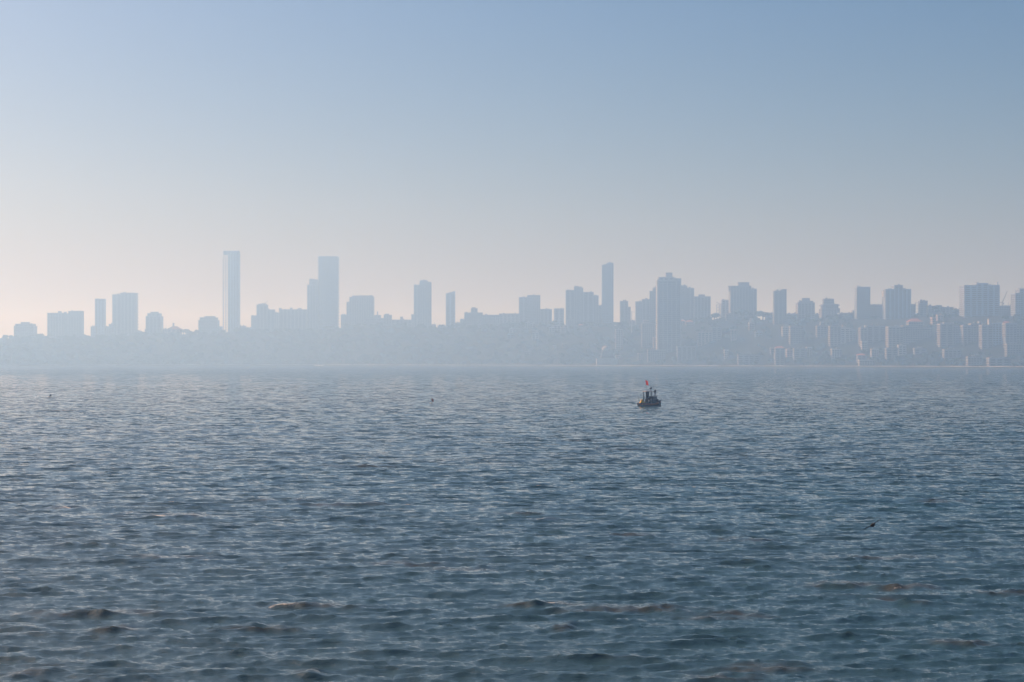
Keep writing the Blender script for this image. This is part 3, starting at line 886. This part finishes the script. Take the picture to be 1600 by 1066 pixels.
def tree(u, vtop, wpx, D, label):
    top = px(u, vtop, D)
    g = ground(top.x, D)
    base = Vector((top.x, D, g))
    h_ = top.z - g
    r = wpx / FPX * D / 2
    e = empty('tree', base, label, 'tree', 'large trees on the skyline')
    m = MB()
    m.tube((0, 0, -1), (0.3, 0, h_ * 0.5), 0.07 * r + 0.25, 0.05 * r + 0.1, 8)
    for i in range(5):
        a = i * 1.26 + u
        m.tube((0.3, 0, h_ * (0.3 + 0.04 * i)), (0.6 * r * math.cos(a), 0.6 * r * math.sin(a), h_ * (0.62 + 0.05 * (i % 2))), 0.04 * r + 0.1, 0.05, 6)
    m.build('trunk', 'bark', e)
    tv_, tf_ = crown_template(int(u), 420, 0.13)
    zs = (h_ - (h_ * 0.3)) / (tv_[:, 2].max() - tv_[:, 2].min())
    q = tv_ * np.array([r / 0.85, r / 0.85, zs])
    q[:, 2] += h_ - q[:, 2].max()
    me_ = bpy.data.meshes.new('crown')
    me_.from_pydata(q.tolist(), [], tf_)
    link('crown', me_, e, 'leaf')
tree(1160, 481, 26, ridge_d(1160) - 30, 'large domed tree in front of the flat-capped tower')
tree(1192, 485.5, 24, ridge_d(1192) - 10, 'domed tree on the skyline between the flat-capped and slim lit towers')
tree(1116, 488.5, 20, ridge_d(1116) - 25, 'tree filling the gap beneath the small construction crane')
tree(1494, 482, 18, ridge_d(1494) + 5, 'tree on the skyline just left of the broad dark block')
tree(962, 503, 16, ridge_d(962) - 10, 'tree on the skyline between the slim tall and narrow towers')
tree(287, 514, 20, ridge_d(287) + 10, 'low tree on the ridge left of the squat dome-topped block')
tree(1464, 476.5, 16, ridge_d(1464) - 10, 'tree rising over the long low block left of the broad dark block')

# ------------------------------------------------------------------ the fishing boat
MBT = {
    'navy': mat('hull_paint_navy', (0.006, 0.010, 0.020), spec=0.15, rough=0.8, noise=0.4, scale=1.5),
    'red': mat('hull_paint_red_brown', (0.42, 0.11, 0.04), rough=0.5, noise=0.4, scale=2.0),
    'deck': mat('deck_planks', (0.10, 0.07, 0.045), noise=0.35, scale=2.0),
    'green': mat('cabin_paint_dark_blue', (0.008, 0.035, 0.065), spec=0.15, rough=0.8, noise=0.3, scale=1.5),
    'orange': mat('orange_net', (0.85, 0.40, 0.03), noise=0.35, scale=4.0),
    'flag': mat('flag_cloth_red', (0.80, 0.14, 0.08), noise=0.15, scale=2.0),
    'dark': mat('dark_gear', (0.012, 0.013, 0.018), spec=0.15, noise=0.4, scale=3.0),
    'canopy': mat('canopy_sheet', (0.55, 0.48, 0.45), noise=0.2, scale=2.0),
    'skin': mat('skin', (0.18, 0.09, 0.055), noise=0.1),
    'shirt': mat('white_shirt', (0.6, 0.6, 0.6), noise=0.1),
    'cloth': mat('dark_clothes', (0.02, 0.022, 0.03), noise=0.2),
    'feather': mat('dark_feathers', (0.010, 0.009, 0.009), noise=0.3, scale=12.0, rough=0.6),
    'black': mat('black_cloth', (0.015, 0.015, 0.018), noise=0.2),
    'float': mat('float_foam', (0.5, 0.45, 0.35), noise=0.2),
}
nt_ = MBT['flag'].node_tree                       # thin cloth lets the sun through
pb_ = nt_.nodes['Principled BSDF']
tr_ = nt_.nodes.new('ShaderNodeBsdfTranslucent'); tr_.inputs['Color'].default_value = (0.85, 0.16, 0.08, 1)
mx_ = nt_.nodes.new('ShaderNodeMixShader'); mx_.inputs['Fac'].default_value = 0.55
nt_.links.new(pb_.outputs[0], mx_.inputs[1]); nt_.links.new(tr_.outputs[0], mx_.inputs[2])
nt_.links.new(mx_.outputs[0], nt_.nodes['Material Output'].inputs['Surface'])
YB = 380.0
BS = 0.75
bo = px(1015, HORIZON, YB); bo.z = 0.03
boat = empty('fishing_boat', bo, 'small dark fishing boat with orange net pile and red flag out on the water', 'boat', rz=R(30))
LB = 3.75
boat.scale = (BS, BS, BS)
def hull_sections():
    out = []
    for s in np.linspace(-1, 1, 15):
        bw = 1.15 * (1 - max(0, s) ** 2.4 * 0.96) * (1 - max(0, -s - 0.5) * 0.35)
        sheer = 0.82 + 0.75 * max(0, s) ** 1.8 + 0.12 * max(0, -s) ** 2
        keel = -0.45 + 0.5 * max(0, s - 0.55) ** 1.5
        out.append((s * LB + 0.25 * max(0, s) ** 3, bw, sheer, keel))
    return out
SEC = hull_sections()
def hull_mesh(zlo=None, zhi=None, grow=0.0):
    m = MB()
    n = 11
    vs_, fs_ = [], []
    for (x, bw, sh, ke) in SEC:
        for i in range(n):
            t = i / (n - 1) * 2 - 1
            yy = math.copysign(abs(t) ** 0.6, t) * (bw + grow)
            zz = ke + (sh - ke) * abs(t) ** 2.6
            vs_.append((x, yy, zz))
    for k in range(len(SEC) - 1):
        for i in range(n - 1):
            a = k * n + i
            fs_.append((a, a + n, a + n + 1, a + 1))
    fs_.append(tuple(range(n)))
    return m.add(vs_, fs_)
ho = hull_mesh().build('hull', MBT['navy'], boat, smooth=True)
sm = ho.modifiers.new('thick', 'SOLIDIFY'); sm.thickness = 0.06; sm.offset = 1
m = MB()                                             # rub rails: the red-brown strake along both sides
for s in (-1, 1):
    for k in range(len(SEC) - 1):
        a, c = SEC[k], SEC[k + 1]
        for (dz0, dz1) in ((-0.50, -0.03),):
            p = [Vector((a[0], s * (a[1] + 0.07), a[2] + dz0)), Vector((c[0], s * (c[1] + 0.07), c[2] + dz0)), Vector((c[0], s * (c[1] + 0.09), c[2] + dz1)), Vector((a[0], s * (a[1] + 0.09), a[2] + dz1))]
            m.quad(*p)
            q = [v + Vector((0, -s * 0.05, 0)) for v in p]
            m.quad(p[3], p[2], q[2], q[3]); m.quad(p[0], p[1], q[1], q[0])
m.build('strake', MBT['red'], boat)
m = MB()
for s in (-1, 1):
    for k in range(len(SEC) - 1):
        a, c = SEC[k], SEC[k + 1]
        m.tube((a[0], s * a[1], a[2] + 0.04), (c[0], s * c[1], c[2] + 0.04), 0.07, n=6)
m.build('gunwale', MBT['dark'], boat)
m = MB()
vs_ = []
for (x, bw, sh, ke) in SEC:
    vs_ += [(x, -bw * 0.94, 0.42), (x, bw * 0.94, 0.42)]
m.add(vs_, [(2 * k, 2 * k + 1, 2 * k + 3, 2 * k + 2) for k in range(len(SEC) - 1)]).build('deck', MBT['deck'], boat)
MB().tube((3.72, 0, 0.2), (4.2, 0, 1.95), 0.10, 0.07).build('stem_post', MBT['dark'], boat)
# wheelhouse
cab = MB().box(0.35, 2.15, -0.75, 0.75, 0.43, 2.75, top=(0.96, 0.94)).build('wheelhouse', MBT['green'], boat)
MB().box(0.2, 2.3, -0.9, 0.9, 2.76, 2.86).build('roof', MBT['dark'], cab)
for xa in (0.6, 1.35):
    MB().box(xa, xa + 0.55, -0.80, -0.70, 1.75, 2.35).build('window', 'glass', cab)
MB().box(0.27, 0.36, -0.3, 0.3, 0.6, 2.2).build('door', MBT['deck'], cab)
# canopy over the working deck
for (xx, yy) in ((-1.55, -0.8), (-1.55, 0.8), (0.25, -0.8), (0.25, 0.8)):
    MB().tube((xx, yy, 0.5), (xx, yy, 4.25), 0.13, n=6).build('canopy_post', MBT['dark'], boat)
m = MB()
m.box(-1.85, 0.5, -1.0, 1.0, 4.25, 4.45)
m.build('canopy', MBT['canopy'], boat)
MB().tube((-3.0, -0.9, 4.22), (0.3, -0.9, 4.34), 0.06, n=6).build('boom', MBT['dark'], boat)
MB().tube((0.45, 0, 2.8), (0.45, 0, 5.9), 0.11, 0.06, n=6).build('mast', MBT['dark'], boat)
m = MB().box(0.2, 0.72, -0.25, 0.25, 5.0, 5.4); m.tube((0.0, 0, 5.0), (0.9, 0, 5.5), 0.06, n=6)
m.build('mast_lamp', MBT['dark'], boat)
MB().tube((1.6, 0.3, 2.85), (1.6, 0.3, 6.6), 0.03, 0.015, n=5).build('antenna', MBT['dark'], boat)
MB().tube((-2.9, 0.6, 0.6), (-4.1, 0.7, 4.0), 0.04, 0.025, n=5).build('fishing_rod', MBT['dark'], boat)
MB().tube((-2.0, -0.7, 0.6), (-2.4, -0.7, 3.6), 0.03, 0.02, n=5).build('stern_pole', MBT['dark'], boat)
MB().box(-0.75, 0.2, 0.74, 0.86, 1.6, 4.2).build('canopy_sheet', MBT['dark'], boat)
# gear boxes amid the deck
m = MB()
for (x, y, w, h_) in ((-1.9, -0.5, 0.8, 1.3), (-1.1, 0.5, 0.7, 1.7), (-0.45, -0.6, 0.7, 1.5), (-0.5, 0.45, 0.7, 2.1), (2.3, 0.2, 0.8, 1.6), (2.9, -0.3, 0.5, 1.2)):
    MB().box(x, x + w, y - 0.35, y + 0.35, 0.43, 0.43 + h_, top=(0.9, 0.9)).build('gear_box', MBT['dark'], boat)
MB().tube((-0.05, -0.95, 0.5), (-0.05, -0.95, 2.2), 0.05, n=6).build('stanchion', MBT['canopy'], boat)

# net pile
rngn = np.random.default_rng(4)
m = MB()
vs_, fs_ = [], []
NS, NL = 20, 9
for k in range(NL):
    f = k / (NL - 1)
    for i in range(NS):
        a = i / NS * 2 * math.pi
        rr = (1 - f ** 1.7) * (1 + 0.16 * math.sin(3 * a + 4 * f) + 0.10 * rngn.normal())
        vs_.append((0.85 * rr * math.cos(a), 0.80 * rr * math.sin(a), 1.6 * f))
for k in range(NL - 1):
    for i in range(NS):
        j = (i + 1) % NS
        fs_.append((k * NS + i, k * NS + j, (k + 1) * NS + j, (k + 1) * NS + i))
m.add(vs_, fs_)
np_loc = Vector((bo.x, bo.y, bo.z)) + Matrix.Rotation(R(30), 3, 'Z') @ Vector((-2.78, -0.15, 0.44)) * BS
net = m.build('net_pile', MBT['orange'], None, smooth=True, loc=np_loc)
net.scale = (BS * 1.1, BS * 1.1, BS * 1.1)
tag(net, 'heap of bright orange fishing net on the left end of the boat', 'net')

# flag on the boat
fl = MB(); fl.tube((0, 0, 0), (-0.55, 0, 3.3), 0.035, 0.02, 6)
fp_loc = Vector((bo.x, bo.y, bo.z)) + Matrix.Rotation(R(30), 3, 'Z') @ Vector((-1.3, -0.6, 4.44)) * BS
fe = empty('boat_flag', fp_loc, 'red flag on a thin leaning pole above the boat canopy', 'flag')
fe.scale = (BS, BS, BS)
fl.build('pole', MBT['dark'], fe)
def cloth(w, h_, base, lean=0.0, n=10):
    m = MB()
    vs_, fs_ = [], []
    for i in range(n + 1):
        for j in range(n + 1):
            s, t = i / n, j / n
            vs_.append((base[0] + w * s - lean * t, base[1] + 0.13 * math.sin(s * 7 + t * 2) * s, base[2] - h_ * t - 0.35 * s * h_ * 0.5 + 0.05 * math.sin(s * 5)))
    for i in range(n):
        for j in range(n):
            a = i * (n + 1) + j
            fs_.append((a, a + n + 1, a + n + 2, a + 1))
    return m.add(vs_, fs_)
fo = cloth(0.75, 1.35, (-0.52, 0, 3.15), -0.2).build('flag_cloth', MBT['flag'], fe, smooth=True)
sm = fo.modifiers.new('thick', 'SOLIDIFY'); sm.thickness = 0.012

# people on the boat: one continuous skinned body each
def person(loc, rz, label, joints, edges, radii, legmat, hairmat='dark'):
    me_ = bpy.data.meshes.new('person')
    me_.from_pydata(joints, edges, [])
    o = bpy.data.objects.new('person', me_)
    C.objects.link(o)
    me_.materials.append(legmat)
    sk = o.modifiers.new('skin', 'SKIN')
    for i, r in enumerate(radii):
        me_.skin_vertices[0].data[i].radius = (r, r)
    me_.skin_vertices[0].data[0].use_root = True
    sb = o.modifiers.new('smooth', 'SUBSURF'); sb.levels = 1; sb.render_levels = 1
    o.location = loc
    o.rotation_euler = (0, 0, rz)
    o.scale = (0.9, 0.9, 0.9)
    tag(o, label, 'person')
    return o
stand = [(0, 0, .92), (0, 0, 1.15), (0, 0, 1.40), (0, 0, 1.50), (0, -.01, 1.62), (0, -.01, 1.72),
         (.20, 0, 1.40), (.27, -.03, 1.12), (.25, -.16, .92), (.25, -.21, .84), (-.20, 0, 1.40), (-.29, -.02, 1.12), (-.27, -.14, .90), (-.27, -.19, .82),
         (.10, 0, .86), (.12, -.02, .48), (.13, .02, .08), (.13, -.15, .04), (-.10, 0, .86), (-.12, -.02, .48), (-.14, .02, .08), (-.14, -.15, .04)]
sed = [(0, 1), (1, 2), (2, 3), (3, 4), (4, 5), (2, 6), (6, 7), (7, 8), (8, 9), (2, 10), (10, 11), (11, 12), (12, 13), (0, 14), (14, 15), (15, 16), (16, 17), (0, 18), (18, 19), (19, 20), (20, 21)]
srad = [.16, .16, .18, .06, .10, .07, .085, .06, .045, .04, .085, .06, .045, .04, .11, .085, .055, .04, .11, .085, .055, .04]
rotb = Matrix.Rotation(R(30), 3, 'Z')
bw_ = Vector((bo.x, bo.y, bo.z))
person(bw_ + rotb @ Vector((1.75, -0.3, 2.87)) * BS, R(20), 'person in dark clothes standing on the wheelhouse roof', stand, sed, srad, MBT['cloth'])
crouch = [(0, 0, .32), (0, -.10, .55), (0, -.20, .80), (0, -.23, .90), (0, -.28, 1.00), (0, -.30, 1.10),
          (.19, -.20, .80), (.25, -.32, .56), (.18, -.48, .48), (.16, -.54, .45), (-.19, -.20, .80), (-.25, -.32, .56), (-.18, -.48, .48), (-.16, -.54, .45),
          (.11, -.02, .28), (.17, -.38, .46), (.16, -.16, .08), (.16, -.32, .04), (-.11, -.02, .28), (-.17, -.38, .46), (-.16, -.16, .08), (-.16, -.32, .04)]
person(bw_ + rotb @ Vector((-0.75, -0.25, 0.43)) * BS, R(60), 'person in a pale shirt crouching on the deck under the canopy', crouch, sed, srad, MBT['shirt'])

# ------------------------------------------------------------------ marker buoys
def buoy(u, v, label, clothmat, fw, fh, ph):
    Y = CAM_H * FPX / (v - HORIZON)
    p = px(u, HORIZON, Y); p.z = 0.0
    e = empty('marker_buoy', p, label, 'buoy')
    MB().lathe([(0.05, -0.25), (0.3, -0.2), (0.38, 0.0), (0.3, 0.2), (0.05, 0.26)], 14).build('float', MBT['float'], e, smooth=True)
    MB().tube((0, 0, -0.5), (0.12, 0, ph), 0.03, 0.02, 6).build('pole', MBT['dark'], e)
    f = cloth(fw, fh, (0.1, 0, ph - 0.03), 0.0, 6).build('flag_cloth', clothmat, e, smooth=True)
    s = f.modifiers.new('thick', 'SOLIDIFY'); s.thickness = 0.012
    return e
buoy(673.5, 631, 'fishing marker buoy with a small red flag left of the boat', MBT['red'], 0.5, 0.7, 1.25)
buoy(77, 621, 'fishing marker buoy with a small dark flag far out at the left', MBT['black'], 0.45, 0.5, 0.85)

# ------------------------------------------------------------------ the bird
YK = 84.0
kl = px(1363.5, 820.5, YK)
bird_v, bird_f = [], []
m = MB()
prof_b = [(-0.30, 0.012, 0.0), (-0.24, 0.035, 0.0), (-0.12, 0.07, -0.004), (0.02, 0.082, -0.01), (0.14, 0.06, 0.0), (0.20, 0.042, 0.012), (0.25, 0.04, 0.014), (0.285, 0.022, 0.008), (0.32, 0.005, -0.006)]
vs_, fs_ = [], []
nb_ = 10
for (x, r, z) in prof_b:
    for i in range(nb_):
        a = i / nb_ * 2 * math.pi
        vs_.append((x, r * math.cos(a), z + r * 0.9 * math.sin(a)))
for k in range(len(prof_b) - 1):
    for i in range(nb_):
        j = (i + 1) % nb_
        fs_.append((k * nb_ + i, k * nb_ + j, (k + 1) * nb_ + j, (k + 1) * nb_ + i))
fs_ += [tuple(range(nb_)), tuple((len(prof_b) - 1) * nb_ + i for i in range(nb_))]
m.add(vs_, fs_)
def wing(s, lift):
    # (span, leading x, trailing x, height)
    pts = [(0.04, 0.12, -0.12, 0.02), (0.22, 0.17, -0.13, 0.02 + lift * 0.5), (0.40, 0.20, -0.10, 0.02 + lift), (0.50, 0.16, -0.12, 0.02 + lift * 1.1)]
    for (a, c) in zip(pts[:-1], pts[1:]):
        up = [(a[1], s * a[0], a[3]), (c[1], s * c[0], c[3]), (c[2], s * c[0], c[3] - 0.01), (a[2], s * a[0], a[3] - 0.01)]
        dn = [(x, y, z - 0.016) for x, y, z in up]
        m.add(up + dn, [(0, 1, 2, 3), (7, 6, 5, 4), (0, 4, 5, 1), (1, 5, 6, 2), (2, 6, 7, 3), (3, 7, 4, 0)])
    for i in range(5):                                  # spread primaries
        x0 = 0.15 - i * 0.058
        tip = (x0 + 0.06 - i * 0.055, s * (0.74 - 0.03 * abs(i - 1)), 0.02 + lift * (1.5 - 0.12 * i))
        rt = [(x0, s * 0.49, 0.02 + lift * 1.1), (x0 - 0.05, s * 0.49, 0.012 + lift * 1.1)]
        up = [rt[0], tip, (tip[0] - 0.03, tip[1] - s * 0.02, tip[2]), rt[1]]
        dn = [(x, y, z - 0.010) for x, y, z in up]
        m.add(up + dn, [(0, 1, 2, 3), (7, 6, 5, 4), (0, 4, 5, 1), (1, 5, 6, 2), (2, 6, 7, 3), (3, 7, 4, 0)])
wing(1, 0.0)
wing(-1, 0.03)
tl = [(-0.22, -0.04, 0.005), (-0.22, 0.04, 0.005), (-0.52, 0.13, 0.0), (-0.47, 0.0, 0.0), (-0.52, -0.13, 0.0)]
m.add(tl + [(x, y, z - 0.014) for x, y, z in tl], [(0, 1, 2, 3, 4), (9, 8, 7, 6, 5), (0, 5, 6, 1), (1, 6, 7, 2), (2, 7, 8, 3), (3, 8, 9, 4), (4, 9, 5, 0)])
bird = m.build('bird', MBT['feather'], None, loc=kl)
bird.rotation_euler = (R(-24), R(22), R(100))
bird.scale = (1.05, 0.66, 1.3)
tag(bird, 'dark bird gliding with banked wings low over the water at right', 'bird')

# ------------------------------------------------------------------ haze
hz = MB().box(-9200, 9200, -9200, 9200, -4.0, 250.0).mesh('haze')
hm_ = bpy.data.materials.new('haze_air')
hm_.use_nodes = True
hm_.node_tree.nodes.clear()
pv = hm_.node_tree.nodes.new('ShaderNodeVolumePrincipled')
pv.inputs['Color'].default_value = (*HAZE_COLOR, 1)
pv.inputs['Absorption Color'].default_value = (1, 1, 1, 1)
pv.inputs['Density'].default_value = HAZE_DENSITY
pv.inputs['Anisotropy'].default_value = HAZE_G
om = hm_.node_tree.nodes.new('ShaderNodeOutputMaterial')
hm_.node_tree.links.new(pv.outputs['Volume'], om.inputs['Volume'])
haze = link('haze', hz, None, hm_)
haze['kind'] = 'stuff'
